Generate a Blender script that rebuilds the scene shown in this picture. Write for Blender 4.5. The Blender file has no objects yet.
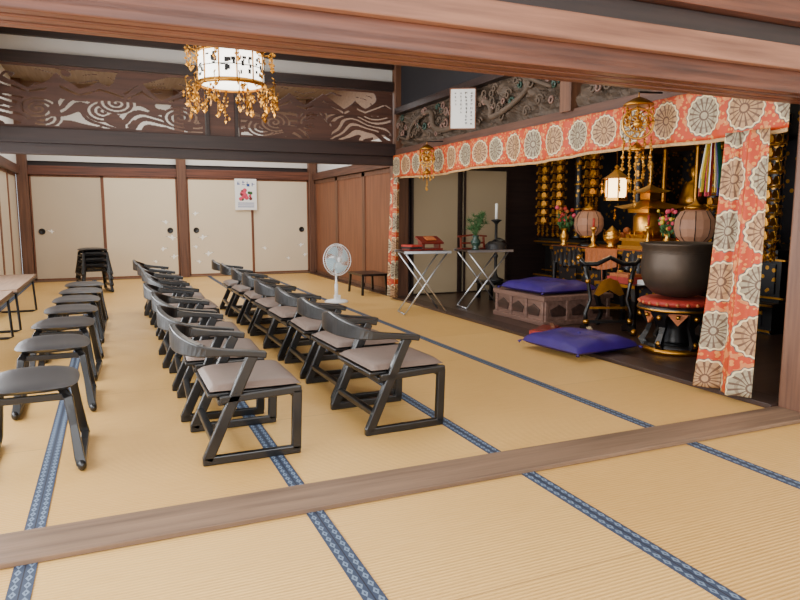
import bpy, bmesh, math, random
from mathutils import Vector, Matrix, noise
random.seed(7)
PI=math.pi
def lin(r,g,b):
    f=lambda c:(c/255/12.92) if c/255<=0.04045 else ((c/255+0.055)/1.055)**2.4
    return (f(r),f(g),f(b),1)
# ---------------------------------------------------------------- materials
class X:
    def __init__(s,nt,o): s.nt=nt; s.o=o
    def op(s,o,*a):
        n=s.nt.nodes.new('ShaderNodeMath'); n.operation=o
        for i,v in enumerate((s,)+a):
            if isinstance(v,X): s.nt.links.new(v.o,n.inputs[i])
            else: n.inputs[i].default_value=v
        return X(s.nt,n.outputs[0])
    def __add__(s,b): return s.op('ADD',b)
    def __sub__(s,b): return s.op('SUBTRACT',b)
    def __mul__(s,b): return s.op('MULTIPLY',b)
    def __truediv__(s,b): return s.op('DIVIDE',b)
    def gt(s,b): return s.op('GREATER_THAN',b)
    def lt(s,b): return s.op('LESS_THAN',b)
def newmat(name):
    m=bpy.data.materials.new(name); m.use_nodes=True
    nt=m.node_tree; b=nt.nodes['Principled BSDF']
    return m,nt,b
def noiseN(nt,vec,scale,detail=3):
    n=nt.nodes.new('ShaderNodeTexNoise'); n.inputs['Scale'].default_value=scale; n.inputs['Detail'].default_value=detail
    if vec is not None: nt.links.new(vec,n.inputs['Vector'])
    return X(nt,n.outputs['Fac'])
def mix(nt,fac,a,b):
    n=nt.nodes.new('ShaderNodeMix'); n.data_type='RGBA'
    for sock,v in ((n.inputs[0],fac),(n.inputs[6],a),(n.inputs[7],b)):
        if isinstance(v,X): nt.links.new(v.o,sock)
        elif hasattr(v,'is_linked'): nt.links.new(v,sock)
        else: sock.default_value=v
    return n.outputs[2]
def bump(nt,b,h,strength=.3,dist=.01):
    n=nt.nodes.new('ShaderNodeBump'); n.inputs['Strength'].default_value=strength; n.inputs['Distance'].default_value=dist
    nt.links.new(h.o,n.inputs['Height']); nt.links.new(n.outputs[0],b.inputs['Normal'])
def mat(name,col,rough=.5,metal=0,es=0,var=.15,ns=12,bp=0,coat=0,ecol=None):
    m,nt,b=newmat(name)
    tc=nt.nodes.new('ShaderNodeTexCoord')
    n=noiseN(nt,tc.outputs['Object'],ns)
    d=tuple(c*(1-var) for c in col[:3])+(1,); l=tuple(min(1,c*(1+var)) for c in col[:3])+(1,)
    nt.links.new(mix(nt,n,d,l),b.inputs['Base Color'])
    b.inputs['Roughness'].default_value=rough; b.inputs['Metallic'].default_value=metal
    b.inputs['Coat Weight'].default_value=coat
    if es:
        b.inputs['Emission Color'].default_value=ecol or col; b.inputs['Emission Strength'].default_value=es
    if bp: bump(nt,b,n,bp,.01)
    return m
def wood(name,c1,c2,axis=0,rough=.5,sc=1.0,bp=.15):
    m,nt,b=newmat(name)
    tc=nt.nodes.new('ShaderNodeTexCoord'); mp=nt.nodes.new('ShaderNodeMapping')
    s=[14*sc]*3; s[axis]=.7*sc; mp.inputs['Scale'].default_value=s
    nt.links.new(tc.outputs['Object'],mp.inputs['Vector'])
    n=noiseN(nt,mp.outputs[0],2.2,6); n2=noiseN(nt,tc.outputs['Object'],1.3,2)
    f=(n-.5)*2.2+.5
    f=(f*.75+n2*.25).op('MAXIMUM',0).op('MINIMUM',1)
    nt.links.new(mix(nt,f,c1,c2),b.inputs['Base Color'])
    b.inputs['Roughness'].default_value=rough
    bump(nt,b,n,bp,.01)
    return m
def sepxyz(nt,vec):
    n=nt.nodes.new('ShaderNodeSeparateXYZ'); nt.links.new(vec,n.inputs[0]); return [X(nt,o) for o in n.outputs]

TW=.963; X0=-.306
def tatami():
    m,nt,b=newmat('tatami_straw'); tc=nt.nodes.new('ShaderNodeTexCoord')
    x,y,z=sepxyz(nt,tc.outputs['Object'])
    cx=((x-X0)/TW).op('FLOOR'); cy=((y-2.55)/1.91+cx*.5).op('FLOOR')
    fy=((y-2.55)/1.91+cx*.5).op('FRACT')
    rnd=((cx*12.9898+cy*78.233).op('SINE')*43758.5).op('FRACT')
    rib=(y*(2*PI/.0165)).op('SINE')
    mp=nt.nodes.new('ShaderNodeMapping'); mp.inputs['Scale'].default_value=(5,60,1); nt.links.new(tc.outputs['Object'],mp.inputs[0])
    n=noiseN(nt,mp.outputs[0],1.5,3); n2=noiseN(nt,tc.outputs['Object'],.8,2)
    f=(rib*.16+n*.5+n2*.35+rnd*.28-.10).op('MAXIMUM',0).op('MINIMUM',1)
    c=mix(nt,f,lin(190,142,70),lin(232,190,116))
    seam=(fy.lt(.003))
    c=mix(nt,seam*.6,c,lin(140,104,62))
    nt.links.new(c,b.inputs['Base Color']); b.inputs['Roughness'].default_value=.42
    b.inputs['Specular IOR Level'].default_value=.5
    bump(nt,b,rib+n,.35,.003)
    return m
def heri():
    m,nt,b=newmat('navy_border_cloth'); tc=nt.nodes.new('ShaderNodeTexCoord')
    x,y,z=sepxyz(nt,tc.outputs['Object'])
    u=((x-X0)/TW+.5).op('FRACT')-.5; u=u*TW
    au=u.op('ABSOLUTE')
    q=(y/.045).op('FRACT')-.5
    d=((au-.018)/.011).op('ABSOLUTE')+q.op('ABSOLUTE')*2.0
    pat=d.lt(.95)*d.gt(.35)
    line=au.lt(.0022)
    c=mix(nt,pat*.7,lin(42,54,76),lin(122,142,166))
    c=mix(nt,line,c,lin(15,20,35))
    nt.links.new(c,b.inputs['Base Color']); b.inputs['Roughness'].default_value=.7
    return m
def brocade():
    m,nt,b=newmat('chrysanthemum_brocade'); uvn=nt.nodes.new('ShaderNodeUVMap')
    u,v,_=sepxyz(nt,uvn.outputs[0])
    C=.31
    a=(u/C).op('FRACT')-.5; cc=(v/C).op('FRACT')-.5
    r=(a*a+cc*cc).op('SQRT'); th=cc.op('ARCTAN2',a)
    pet=(th*16.0).op('COSINE')
    rim=r+pet*(-.014)
    flower=rim.lt(.42)
    lines=pet.lt(-.45)*r.gt(.09)
    ring=(r-.085).op('ABSOLUTE').lt(.018)
    ring2=(rim-.385).op('ABSOLUTE').lt(.017)
    edge=(rim-.412).op('ABSOLUTE').lt(.012)
    inner=(r-.25).op('ABSOLUTE').lt(.02)
    vo=nt.nodes.new('ShaderNodeTexVoronoi'); vo.inputs['Scale'].default_value=32; nt.links.new(uvn.outputs[0],vo.inputs[0])
    vd=X(nt,vo.outputs['Distance'])
    big=noiseN(nt,uvn.outputs[0],16,2)
    bg=mix(nt,vd.lt(.34),lin(178,56,8),lin(204,128,58))
    bg=mix(nt,big.gt(.58)*.5,bg,lin(206,150,88))
    nz=noiseN(nt,uvn.outputs[0],45,2)
    fl=mix(nt,nz,lin(186,174,140),lin(116,104,86))
    idx=((u/C).op('FLOOR')*.5+(v/C).op('FLOOR')*.5).op('FRACT').gt(.25)
    fl=mix(nt,idx*.5,fl,lin(186,122,56))
    fl=mix(nt,(lines+ring+inner*.5).op('MINIMUM',1)*.85,fl,lin(76,42,30))
    fl=mix(nt,ring2,fl,lin(222,204,156))
    fl=mix(nt,edge*.7,fl,lin(60,62,74))
    c=mix(nt,flower,bg,fl)
    nt.links.new(c,b.inputs['Base Color']); b.inputs['Roughness'].default_value=.6
    return m
def goldwall(name='gilded_lattice',sc=16,th=.33):
    m,nt,b=newmat(name); tc=nt.nodes.new('ShaderNodeTexCoord')
    vo=nt.nodes.new('ShaderNodeTexVoronoi'); vo.inputs['Scale'].default_value=sc; nt.links.new(tc.outputs['Object'],vo.inputs[0])
    vd=X(nt,vo.outputs['Distance'])
    g=vd.lt(th)
    c=mix(nt,g,lin(18,15,20),lin(190,136,52))
    nt.links.new(c,b.inputs['Base Color']); nt.links.new(g.o,b.inputs['Metallic']); b.inputs['Roughness'].default_value=.4
    return m

M_tat=tatami(); M_heri=heri(); M_bro=brocade(); M_gw=goldwall(); M_gw2=goldwall('gilded_wall_pattern',9,.22)
W_beam=wood('beam_wood',lin(50,26,19),lin(128,76,54),0,.4)
W_face=wood('beam_face_wood',lin(94,58,44),lin(166,116,90),0,.5)
W_beamY=wood('beam_wood_y',lin(52,32,25),lin(108,70,52),1,.5)
W_post=wood('post_wood',lin(66,40,29),lin(124,84,60),2,.5)
W_sill=wood('sill_wood',lin(80,60,46),lin(140,112,88),0,.55,.8,.4)
W_dark=wood('dark_wood',lin(26,18,18),lin(54,38,34),0,.45)
W_darkY=wood('dark_wood_y',lin(34,24,22),lin(72,50,42),1,.4)
W_door=wood('door_wood',lin(92,52,32),lin(138,86,56),2,.5)
W_ranma=wood('ranma_board',lin(50,30,24),lin(92,58,44),0,.55)
W_carve=mat('weathered_carving',lin(78,62,48),.7,0,0,.5,9,.3)
W_plat=wood('platform_wood',lin(82,58,50),lin(134,102,88),1,.5)
W_bench=wood('bench_wood',lin(104,78,58),lin(150,118,92),1,.6)
W_ceil=wood('ceiling_boards',lin(120,104,90),lin(160,144,128),1,.7)
W_back=wood('dim_back_boards',lin(120,96,80),lin(160,134,114),0,.7)  # brown tone stands in for the dimness behind the transoms
M_pl=mat('white_plaster',lin(222,220,214),.85,0,0,.04,3)
M_pl2=mat('grey_plaster',lin(200,199,196),.85,0,0,.06,3)  # slightly darker, greyer copy of the white plaster
M_fus=mat('fusuma_paper',lin(222,206,176),.8,0,0,.07,1.2)
M_fus2=mat('fusuma_paper_grey',lin(198,182,156),.8,0,0,.07,1.2)
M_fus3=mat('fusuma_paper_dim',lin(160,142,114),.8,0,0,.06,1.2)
M_white=mat('white_paint',lin(245,245,240),.6,0,0,.02)
M_crane=mat('crane_white',lin(252,250,244),.7,0,0,.02)
M_craneg=mat('crane_grey',lin(120,112,104),.7,0,0,.02)
M_black=mat('black_lacquer',lin(10,9,10),.33,0,0,.2,12,0,.2)
M_blackm=mat('dark_bronze',lin(74,62,52),.46,.6,0,.35,8,.2)
M_iron=mat('black_iron',lin(26,24,25),.5,.2,0,.3,10,.1)
M_cush=mat('seat_vinyl',lin(112,94,84),.5,0,0,.1,30)
M_stool=mat('stool_vinyl',lin(30,28,30),.42,0,0,.15,30)
M_gold=mat('gold_leaf',lin(178,124,46),.36,1,0,.3,20,.15)
M_golds=mat('gold_bright',lin(204,150,64),.34,.92,0,.3,25)
M_steel=mat('steel_tube',lin(200,202,205),.3,.9,0,.05)
M_purple=mat('purple_silk',lin(44,16,104),.5,0,0,.3,9,.3)
M_red=mat('red_cloth',lin(158,42,30),.6,0,0,.3,30)
M_orange=mat('orange_brocade',lin(168,92,44),.6,0,0,.5,45)
M_rlac=mat('red_lacquer',lin(104,30,22),.35,0,0,.2,8)
M_green=mat('pine_green',lin(52,92,44),.7,0,0,.4,20)
M_pink=mat('pink_flower',lin(214,70,96),.6,0,0,.3,20)
M_blue=mat('print_blue',lin(40,80,150),.6)
M_ink=mat('ink_black',lin(20,20,20),.7)
M_paper=mat('white_paper',lin(240,240,236),.7,0,0,.02)
M_lamp=mat('lamp_glass',lin(255,250,235),.4,0,4,.02)
M_lampw=mat('warm_lantern_paper',lin(255,214,150),.5,0,6,.05)
M_shade=mat('brown_silk_shade',lin(150,106,80),.6,0,.2,.15)
M_fan=mat('fan_plastic',lin(236,238,240),.4,0,0,.02)
M_yel=mat('yellow_ribbon',lin(235,200,60),.6); M_gr2=mat('green_ribbon',lin(30,110,74),.6); M_vase=mat('celadon_dark',lin(30,58,48),.35)
M_fl=wood('altar_floor_boards',lin(38,26,22),lin(78,56,46),0,.3,.6)
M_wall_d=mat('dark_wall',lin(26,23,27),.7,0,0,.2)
M_out=mat('garden_gravel',lin(190,186,175),.9,0,0,.2,20)
M_hem=mat('hem_cloth',lin(184,146,98),.7,0,0,.5,60)
M_blade=mat('fan_blade',lin(170,200,212),.3,0,0,.05)

# ---------------------------------------------------------------- mesh builder
class MB:
    def __init__(s,name): s.n=name;s.V=[];s.F=[];s.MI=[];s.SM=[];s.UV=[];s.mats=[];s.T=Matrix.Identity(4)
    def mi(s,m):
        if m not in s.mats: s.mats.append(m)
        return s.mats.index(m)
    def add(s,vs,fs,m,smooth=False,uv=None):
        o=len(s.V); k=s.mi(m)
        for v in vs: s.V.append(s.T@Vector(v))
        for f in fs:
            s.F.append([o+i for i in f]); s.MI.append(k); s.SM.append(smooth)
            s.UV.append([uv[i] for i in f] if uv else [(0,0)]*len(f))
    def box(s,c,d,m,R=None):
        vs=[]
        for dx in (-.5,.5):
            for dy in (-.5,.5):
                for dz in (-.5,.5):
                    p=Vector((dx*d[0],dy*d[1],dz*d[2]))
                    if R is not None: p=R@p
                    vs.append(p+Vector(c))
        s.add(vs,[(0,1,3,2),(4,6,7,5),(0,4,5,1),(2,3,7,6),(0,2,6,4),(1,5,7,3)],m)
    def bb(s,x0,x1,y0,y1,z0,z1,m): s.box(((x0+x1)/2,(y0+y1)/2,(z0+z1)/2),(x1-x0,y1-y0,z1-z0),m)
    def sweep(s,pts,secs,m,up=(0,0,1),closed=False,smooth=False):
        pts=[Vector(p) for p in pts]; n=len(pts); up=Vector(up)
        if not isinstance(secs[0],list): secs=[secs]*n
        k=len(secs[0]); vs=[]
        for i,p in enumerate(pts):
            a=pts[(i-1)%n] if (i>0 or closed) else p; b=pts[(i+1)%n] if (i<n-1 or closed) else p
            t=(b-a).normalized(); sd=t.cross(up)
            if sd.length<1e-3: sd=t.cross(Vector((1,0,0.01)))
            sd.normalize(); u=sd.cross(t).normalized()
            for (q,r) in secs[i]: vs.append(p+sd*q+u*r)
        fs=[]
        for i in range(n if closed else n-1):
            j=(i+1)%n
            for q in range(k):
                fs.append((i*k+q,i*k+(q+1)%k,j*k+(q+1)%k,j*k+q))
        if not closed:
            fs.append(tuple(range(k))[::-1]); fs.append(tuple((n-1)*k+q for q in range(k)))
        s.add(vs,fs,m,smooth)
    def tube(s,pts,r,m,n=8,closed=False,up=(0,0,1)):
        rs=r if isinstance(r,list) else [r]*len(pts)
        s.sweep(pts,[[(q*math.cos(2*PI*i/n),q*math.sin(2*PI*i/n)) for i in range(n)] for q in rs],m,up,closed,True)
    def bar(s,pts,w,h,m,up=(0,0,1),closed=False):
        s.sweep(pts,[(-w/2,-h/2),(w/2,-h/2),(w/2,h/2),(-w/2,h/2)],m,up,closed)
    def lathe(s,prof,c,m,n=24,sx=1,sy=1,smooth=True,cap=True):
        vs=[];fs=[]
        for (r,z) in prof:
            for i in range(n):
                a=2*PI*i/n; vs.append((c[0]+r*sx*math.cos(a),c[1]+r*sy*math.sin(a),c[2]+z))
        for j in range(len(prof)-1):
            for i in range(n):
                fs.append((j*n+i,j*n+(i+1)%n,(j+1)*n+(i+1)%n,(j+1)*n+i))
        if cap:
            if prof[0][0]>1e-4: fs.append(tuple(range(n))[::-1])
            if prof[-1][0]>1e-4: fs.append(tuple((len(prof)-1)*n+i for i in range(n)))
        s.add(vs,fs,m,smooth)
    def ball(s,c,r,m,n=10,sc=(1,1,1)):
        s.lathe([(max(1e-5,r*math.sin(PI*i/(n//2+1)))*1,-r*sc[2]*math.cos(PI*i/(n//2+1))) for i in range(n//2+2)],c,m,n,sc[0],sc[1])
    def prism(s,poly,vec,m,smooth=False):
        poly=[Vector(p) for p in poly]; v=Vector(vec); n=len(poly)
        s.add(poly+[p+v for p in poly],[tuple(range(n))[::-1],tuple(range(n,2*n))]+[(i,(i+1)%n,n+(i+1)%n,n+i) for i in range(n)],m,smooth)
    def grid(s,nu,nv,f,m,uvf=None,smooth=True,keep=None):
        vs=[];uv=[]
        for i in range(nu+1):
            for j in range(nv+1):
                vs.append(f(i/nu,j/nv)); uv.append(uvf(i/nu,j/nv) if uvf else (i/nu,j/nv))
        fs=[(i*(nv+1)+j,(i+1)*(nv+1)+j,(i+1)*(nv+1)+j+1,i*(nv+1)+j+1) for i in range(nu) for j in range(nv) if keep is None or keep((i+.5)/nu,(j+.5)/nv)]
        s.add(vs,fs,m,smooth,uv)
    def build(s,loc=(0,0,0),rz=0,bevel=0,recalc=True,solid=0):
        me=bpy.data.meshes.new(s.n); me.from_pydata([tuple(v) for v in s.V],[],s.F)
        for m in s.mats: me.materials.append(m)
        me.polygons.foreach_set('material_index',s.MI); me.polygons.foreach_set('use_smooth',s.SM)
        ul=me.uv_layers.new(name='UVMap')
        flat=[c for f in s.UV for uv in f for c in uv]; ul.data.foreach_set('uv',flat)
        if recalc:
            bm=bmesh.new(); bm.from_mesh(me)
            bmesh.ops.delete(bm,geom=[v for v in bm.verts if not v.link_faces],context='VERTS')
            bmesh.ops.recalc_face_normals(bm,faces=bm.faces); bm.to_mesh(me); bm.free()
        me.update()
        o=bpy.data.objects.new(s.n,me); bpy.context.scene.collection.objects.link(o)
        o.location=loc; o.rotation_euler=(0,0,rz)
        if solid:
            md=o.modifiers.new('solid','SOLIDIFY'); md.thickness=solid
        if bevel:
            md=o.modifiers.new('bev','BEVEL'); md.width=bevel; md.segments=2; md.limit_method='ANGLE'
        return o
def inst(o,loc,rz=0):
    c=o.copy(); c.location=loc; c.rotation_euler=(0,0,rz); bpy.context.scene.collection.objects.link(c); return c
def simple(name,x0,x1,y0,y1,z0,z1,m,bevel=0):
    b=MB(name); b.bb(x0,x1,y0,y1,z0,z1,m); return b.build(bevel=bevel)

XL=-1.35; XA=3.55; YR=8.35; YB=12.65; YN=-3.0; ZC=3.3
# ---------------------------------------------------------------- shell
simple('floor',XL,3.5,YN,YB,-.06,0,M_tat)
b=MB('floor_tatami_borders')
for k in range(-1,5):
    x=X0+k*TW
    if x>3.5: continue
    w0=.034
    x1=min(3.5,x+.034)
    b.bb(max(XL,x-w0),x1,YN,2.32,.0,.003,M_heri); b.bb(max(XL,x-w0),x1,2.55,YB,.0,.003,M_heri)
b.build()
simple('floor_altar',3.5,7.4,-.5,YB,-.06,.012,M_fl)
simple('trim_threshold',XL,3.5,2.32,2.55,0,.022,W_sill,.004)
simple('trim_altar_sill',3.46,3.66,2.56,8.22,0.0,.03,W_darkY,.004)
simple('ground_outside',-14,XL-.05,-8,20,-.6,-.5,M_out)
simple('ceiling',XL,7.4,YN,YB,ZC,ZC+.05,W_ceil)
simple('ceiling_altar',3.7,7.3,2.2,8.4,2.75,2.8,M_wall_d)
# big front lintel
b=MB('trim_lintel_front')
for (a,c) in ((2.32,2.375),(2.405,2.465),(2.495,2.55)): b.bb(XL,3.50,a,c,1.722,1.78,W_beam)
b.bb(XL,3.50,2.32,2.55,1.745,1.84,W_beam)
b.bb(XL,3.75,2.265,2.31,1.82,1.93,W_face)
b.bb(XL,3.75,2.31,2.5,1.84,2.03,W_dark)
b.bb(XL,3.75,2.25,2.53,2.03,2.34,W_beam)
b.build(bevel=.006)
simple('wall_front_upper',XL,3.75,2.38,2.44,2.34,ZC,M_pl)
# pillars
for (x,y,w) in ((3.63,2.43,.25),(3.63,YR+.03,.2)):
    simple('pillar',x-w/2,x+w/2,y-w/2,y+w/2,.0,ZC,W_post,.012)
simple('pillar',XL-.02,XL+.14,YB-.18,YB-.02,0,ZC,W_post,.01)
simple('pillar',XL-.06,XL+.06,YR-.05,YR+.1,0,ZC,W_post,.01)
# mid beam, ranma plane
b=MB('trim_lintel_middle')
b.bb(XL,3.52,YR-.05,YR+.06,1.78,1.90,W_dark); b.bb(XL,3.52,YR-.09,YR+.06,1.90,2.06,W_dark)
b.bb(XL,3.52,YR-.05,YR+.06,2.74,2.86,W_dark)
b.bb(1.14,1.44,YR-.03,YR+.05,2.06,2.74,W_ranma)
b.bb(1.10,1.14,YR-.05,YR+.06,2.06,2.74,W_dark); b.bb(1.44,1.48,YR-.05,YR+.06,2.06,2.74,W_dark)
b.bb(XL,3.52,YR-.05,YR+.0,3.02,3.10,W_dark)
b.build(bevel=.004)
simple('wall_middle_upper',XL,3.52,YR,YR+.05,2.86,ZC,M_pl2)
def ranma(name,x0,x1,z0,z1,seed):
    rd=random.Random(seed); b=MB(name); y=YR-.01; W=x1-x0; H=z1-z0
    cen=[(rd.uniform(x0+.1,x1-.1),rd.uniform(.08,.5),rd.choice((-1,1))) for _ in range(int(W*2.2))]
    peaks=[(x0+W*(i+.5+rd.uniform(-.3,.3))/5,rd.uniform(.26,.42),rd.uniform(.14,.28)) for i in range(5)]
    def solid(s,t):
        x=x0+W*s
        if t<.04 or t>.96 or s<.012 or s>.988: return True
        n1=noise.noise(Vector((x*2.2,t*2.6,seed)))
        n2=noise.noise(Vector((x*5,t*7,seed+9)))
        mh=0
        for (px,h,w) in peaks:
            d=abs(x-px)/w
            if d<1.6: mh=max(mh,h*max(0,1-d**.8/1.45)+.02*n2)
        hz=.5+.06*n1
        if t>hz:
            if t<hz+.035+mh: 
                return not (mh>.08 and abs(t-(hz+mh*.62))<.018 and n2>-.15)
            if n1>.22 and t>hz+.12: return True
            return abs(((t*9+n1*2.4)%1)-.5)>.46 and n2>0
        if n2>.30 or n1>.42: return True
        ph=t*46+n1*16+x*1.5
        for (cx,ct,sg) in cen:
            dx=(x-cx)/.16; dt=(t-ct)/.15; r=math.hypot(dx,dt)
            if r<1.25: ph=r*15+sg*math.atan2(dt,dx); break
        return math.sin(ph)>-.25
    nu=int(W/.007)
    b.grid(nu,100,lambda s,t:(x0+W*s,y,z0+H*t),W_ranma,keep=solid,smooth=False)
    return b.build(solid=.022)
ranma('carved_transom',XL+.07,1.09,2.065,2.735,3)
ranma('carved_transom',1.49,3.51,2.065,2.735,11)
# back wall
b=MB('wall_back_upper')
b.bb(XL,3.75,YB,YB+.06,2.02,2.32,M_pl); b.bb(XL,3.75,YB,YB+.06,2.32,ZC,W_back)
b.bb(-.9,1.35,YB-.02,YB,2.5,3.05,M_pl); b.bb(2.0,2.7,YB-.02,YB,2.5,2.72,M_pl)  # white panels put in as bright patches shining through the transoms
b.bb(XL,3.75,YB-.04,YB,2.34,2.44,W_dark)
b.build()
simple('trim_lintel_back',XL,3.75,YB-.08,YB+.04,1.79,1.94,W_beam,.006)
simple('wall_back',XL,3.75,YB+.04,YB+.1,0,2.02,W_dark)
simple('trim_sill_back',XL,3.7,YB-.08,YB+.04,0,.03,W_sill,.004)
for x in (1.2,3.62): simple('pillar',x-.08,x+.08,YB-.12,YB+.02,0.0,ZC,W_post,.008)
def crane(b,x,y,z,s,fl=1):
    P=lambda a,c:(x+fl*s*a,y,z+s*c)
    b.prism([P(-1,0),P(-.3,.12),P(-.1,.7),P(.15,.15),P(.6,.3),P(1.1,.25),P(.5,.1),P(.1,-.15),P(-.2,-.55),P(-.35,-.08)],(0,-.003,0),M_crane)
    y2=y-.001
    Q=lambda a,c:(x+fl*s*a,y2,z+s*c)
    b.prism([Q(-1,0),Q(-.7,.05),Q(-.7,-.03)],(0,-.004,0),M_ink)
    b.prism([Q(.6,.3),Q(1.1,.25),Q(.65,.2)],(0,-.004,0),M_craneg); b.prism([Q(-.1,.7),Q(-.02,.42),Q(-.14,.5)],(0,-.004,0),M_craneg)
fx=[-1.20,-.10,1.115,1.285,2.45,3.535]
for i in (0,1,3,4):
    x0,x1=fx[i],fx[i+1]; yy=YB-.03-(.03 if i in(1,3) else 0)
    b=MB('fusuma_door'); m=M_fus2 if i==0 else M_fus
    b.bb(x0,x1,yy-.012,yy+.012,.03,1.785,m)
    for a,c in ((x0,x0+.025),(x1-.025,x1)): b.bb(a,c,yy-.018,yy+.018,.03,1.785,W_door)
    b.bb(x0,x1,yy-.018,yy+.018,.03,.055,W_door); b.bb(x0,x1,yy-.018,yy+.018,1.76,1.785,W_door)
    hx=x0+.14 if i in (0,3) else x1-.14
    b.T=Matrix.Translation((hx,yy-.012,.85))@Matrix.Rotation(PI/2,4,'X')
    b.lathe([(.03,0),(.052,0),(.052,.01),(.04,.012),(.03,.004)],(0,0,0),M_black,16); b.lathe([(.031,.003),(.0001,.003)],(0,0,0),M_iron,16)
    b.T=Matrix.Identity(4)
    rd=random.Random(i+2)
    spots={0:[(.25,.85,.07)],1:[(.82,1.0,.08),(.90,.72,.10),(.78,.52,.08),(.93,.38,.09),(.66,.30,.06)],
           3:[(.12,1.15,.08),(.22,.72,.10),(.10,.55,.07),(.30,.42,.10),(.14,.28,.07)],4:[(.2,.5,.07),(.86,.55,.08),(.93,.36,.07),(.62,.3,.06)]}[i]
    for (u,z,s) in spots: crane(b,x0+(x1-x0)*u,yy-.012,z,s,rd.choice((-1,1)))
    b.build()
# poster on the fusuma
b=MB('poster'); px,py=2.33,YB-.105
b.bb(px-.2,px+.2,py-.004,py,1.22,1.79,M_paper)
rd=random.Random(21)
for i in range(4):
    cx=px-.13+.085*i
    for j in range(4): b.box((cx+rd.uniform(-.015,.015),py-.006,1.70+rd.uniform(-.03,.03)),(rd.choice((.05,.012)),.003,rd.choice((.01,.05))),M_blue)
for i in range(16):
    b.ball((px+rd.uniform(-.1,.1),py-.006,1.48+rd.uniform(-.1,.1)),rd.uniform(.02,.04),rd.choice((M_pink,M_pink,M_green,M_rlac)),8,(1,.1,1))
for i in range(3): b.bb(px-.15,px+.15,py-.006,py-.004,1.27+.035*i,1.282+.035*i,M_blue)
b.build()
# side wall
b=MB('wall_right_back'); b.bb(3.72,3.8,YR+.1,YB,1.9,2.25,M_pl); b.bb(3.72,3.8,YR+.1,YB,2.25,ZC,W_back); b.bb(3.74,3.8,YR+.1,YB,0,1.9,W_dark); b.build()
simple('trim_lintel_side',3.6,3.72,YR+.14,YB-.14,1.79,1.92,W_beamY,.005)
for i in range(3):
    y0=YR+.14+i*1.35; y1=y0+1.34
    b=MB('door_%d'%(i+1)); b.bb(3.66,3.69,y0,y1,.0,1.78,W_door)
    for a,c in ((y0,y0+.06),(y1-.06,y1)): b.bb(3.645,3.70,a,c,0,1.78,W_post)
    for z in (0,1.72): b.bb(3.645,3.70,y0,y1,z,z+.06,W_post)
    b.build()
# left wall
simple('wall_left',XL-.06,XL,YN,YB,1.93,ZC,M_pl)
simple('trim_lintel_left',XL-.08,XL+.03,YN,YB,1.79,1.93,W_beamY,.005)
simple('trim_sill_left',XL-.12,XL,YN,YB,-.05,.03,W_beamY,.005)
k=0; y=YN+.02
while y<YB-.6:
    k+=1; y1=min(y+.96,YB-.03)
    solidp=y>8.4
    b=MB('window_%d'%k if not solidp else 'sliding_screen')
    for a in (y,y1-.05): b.bb(XL-.06,XL-.03,a,a+.05,.03,1.79,W_door)
    for z in (.03,1.75): b.bb(XL-.06,XL-.03,y,y1,z,z+.04,W_door)
    if solidp: b.bb(XL-.05,XL-.04,y,y1,.06,1.76,M_fus2)
    else:
        b.bb(XL-.05,XL-.04,y,y1,.06,.37,M_fus2)
        for z in (.36,.72,1.07,1.42): b.bb(XL-.052,XL-.04,y,y1,z,z+.014,W_door)
        for q in (1,2): b.bb(XL-.052,XL-.04,y+.96*q/3,y+.96*q/3+.014,.36,1.75,W_door)
    b.build(); y=y1+.01
simple('wall_right_front',3.72,3.78,YN,2.3,0,ZC,M_pl)

# ---------------------------------------------------------------- altar opening beam and carving
b=MB('trim_altar_lintel')
b.bb(XA-.02,XA+.12,2.56,8.27,1.90,1.99,W_beamY)
b.bb(XA-.04,XA+.1,2.56,8.27,2.44,2.52,W_dark)
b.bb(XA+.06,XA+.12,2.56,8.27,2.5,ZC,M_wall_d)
b.bb(XA-.05,XA+.1,4.55,4.7,1.97,2.46,W_post)
b.build(bevel=.005)
rd=random.Random(5)
for (ya,yb) in ((4.71,8.25),(2.6,4.54)):
    b=MB('carved_dragon_transom')
    L=yb-ya; nu=int(L*45)
    def f(s,t,ya=ya,L=L):
        y=ya+L*s; z=1.992+.446*t
        d=noise.turbulence(Vector((y*5,z*7,1.3)),3,False)+.6*abs(noise.noise(Vector((y*12,z*12,4))))
        return (XA+.06-.10*d*min(1,6*t*(1-t)+.3),y,z)
    b.grid(nu,20,f,W_carve,smooth=False)
    n=90; pts=[];rr=[]
    for i in range(n):
        q=i/(n-1); y=ya+.12+(L-.25)*q; pts.append((XA-.035-.02*math.sin(q*30),y+.09*math.sin(q*L*9),2.21+.13*math.sin(q*L*5.2))); rr.append(.035*(.5+.5*math.sin(PI*q)))
    b.tube(pts,rr,W_carve,8)
    for i in range(int(L*26)):
        cy=rd.uniform(ya+.08,yb-.08); cz=rd.uniform(2.06,2.37); R=rd.uniform(.03,.06); sg=rd.choice((-1,1)); n=18
        pts=[(XA-.02-.03*(i2/n),cy+sg*R*(1-i2/n)*math.cos(i2/n*3.4*PI),cz+R*(1-i2/n)*math.sin(i2/n*3.4*PI)) for i2 in range(n)]
        b.tube(pts,[.013*(1-.5*q/n) for q in range(n)],(W_carve,W_carve,W_plat,W_carve,W_carve,M_vase,W_carve,W_plat)[i%8],6,up=(1,0,0))
    b.build()
def strokes(b,cx,cz,s,y,m,rd):
    for k in range(rd.randint(4,6)):
        if rd.random()<.5: b.box((cx+rd.uniform(-.15,.15)*s,y,cz+rd.uniform(-.4,.4)*s),(s*rd.uniform(.4,.8),.002,s*.09),m)
        else: b.box((cx+rd.uniform(-.35,.35)*s,y,cz+rd.uniform(-.1,.1)*s),(s*.09,.002,s*rd.uniform(.3,.8)),m)
b=MB('hanging_notice'); rd=random.Random(2)
b.box((0,0,0),(.26,.012,.40),M_paper)
for sx in (-.128,.128): b.box((sx,0,0),(.010,.02,.41),W_door)
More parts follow.
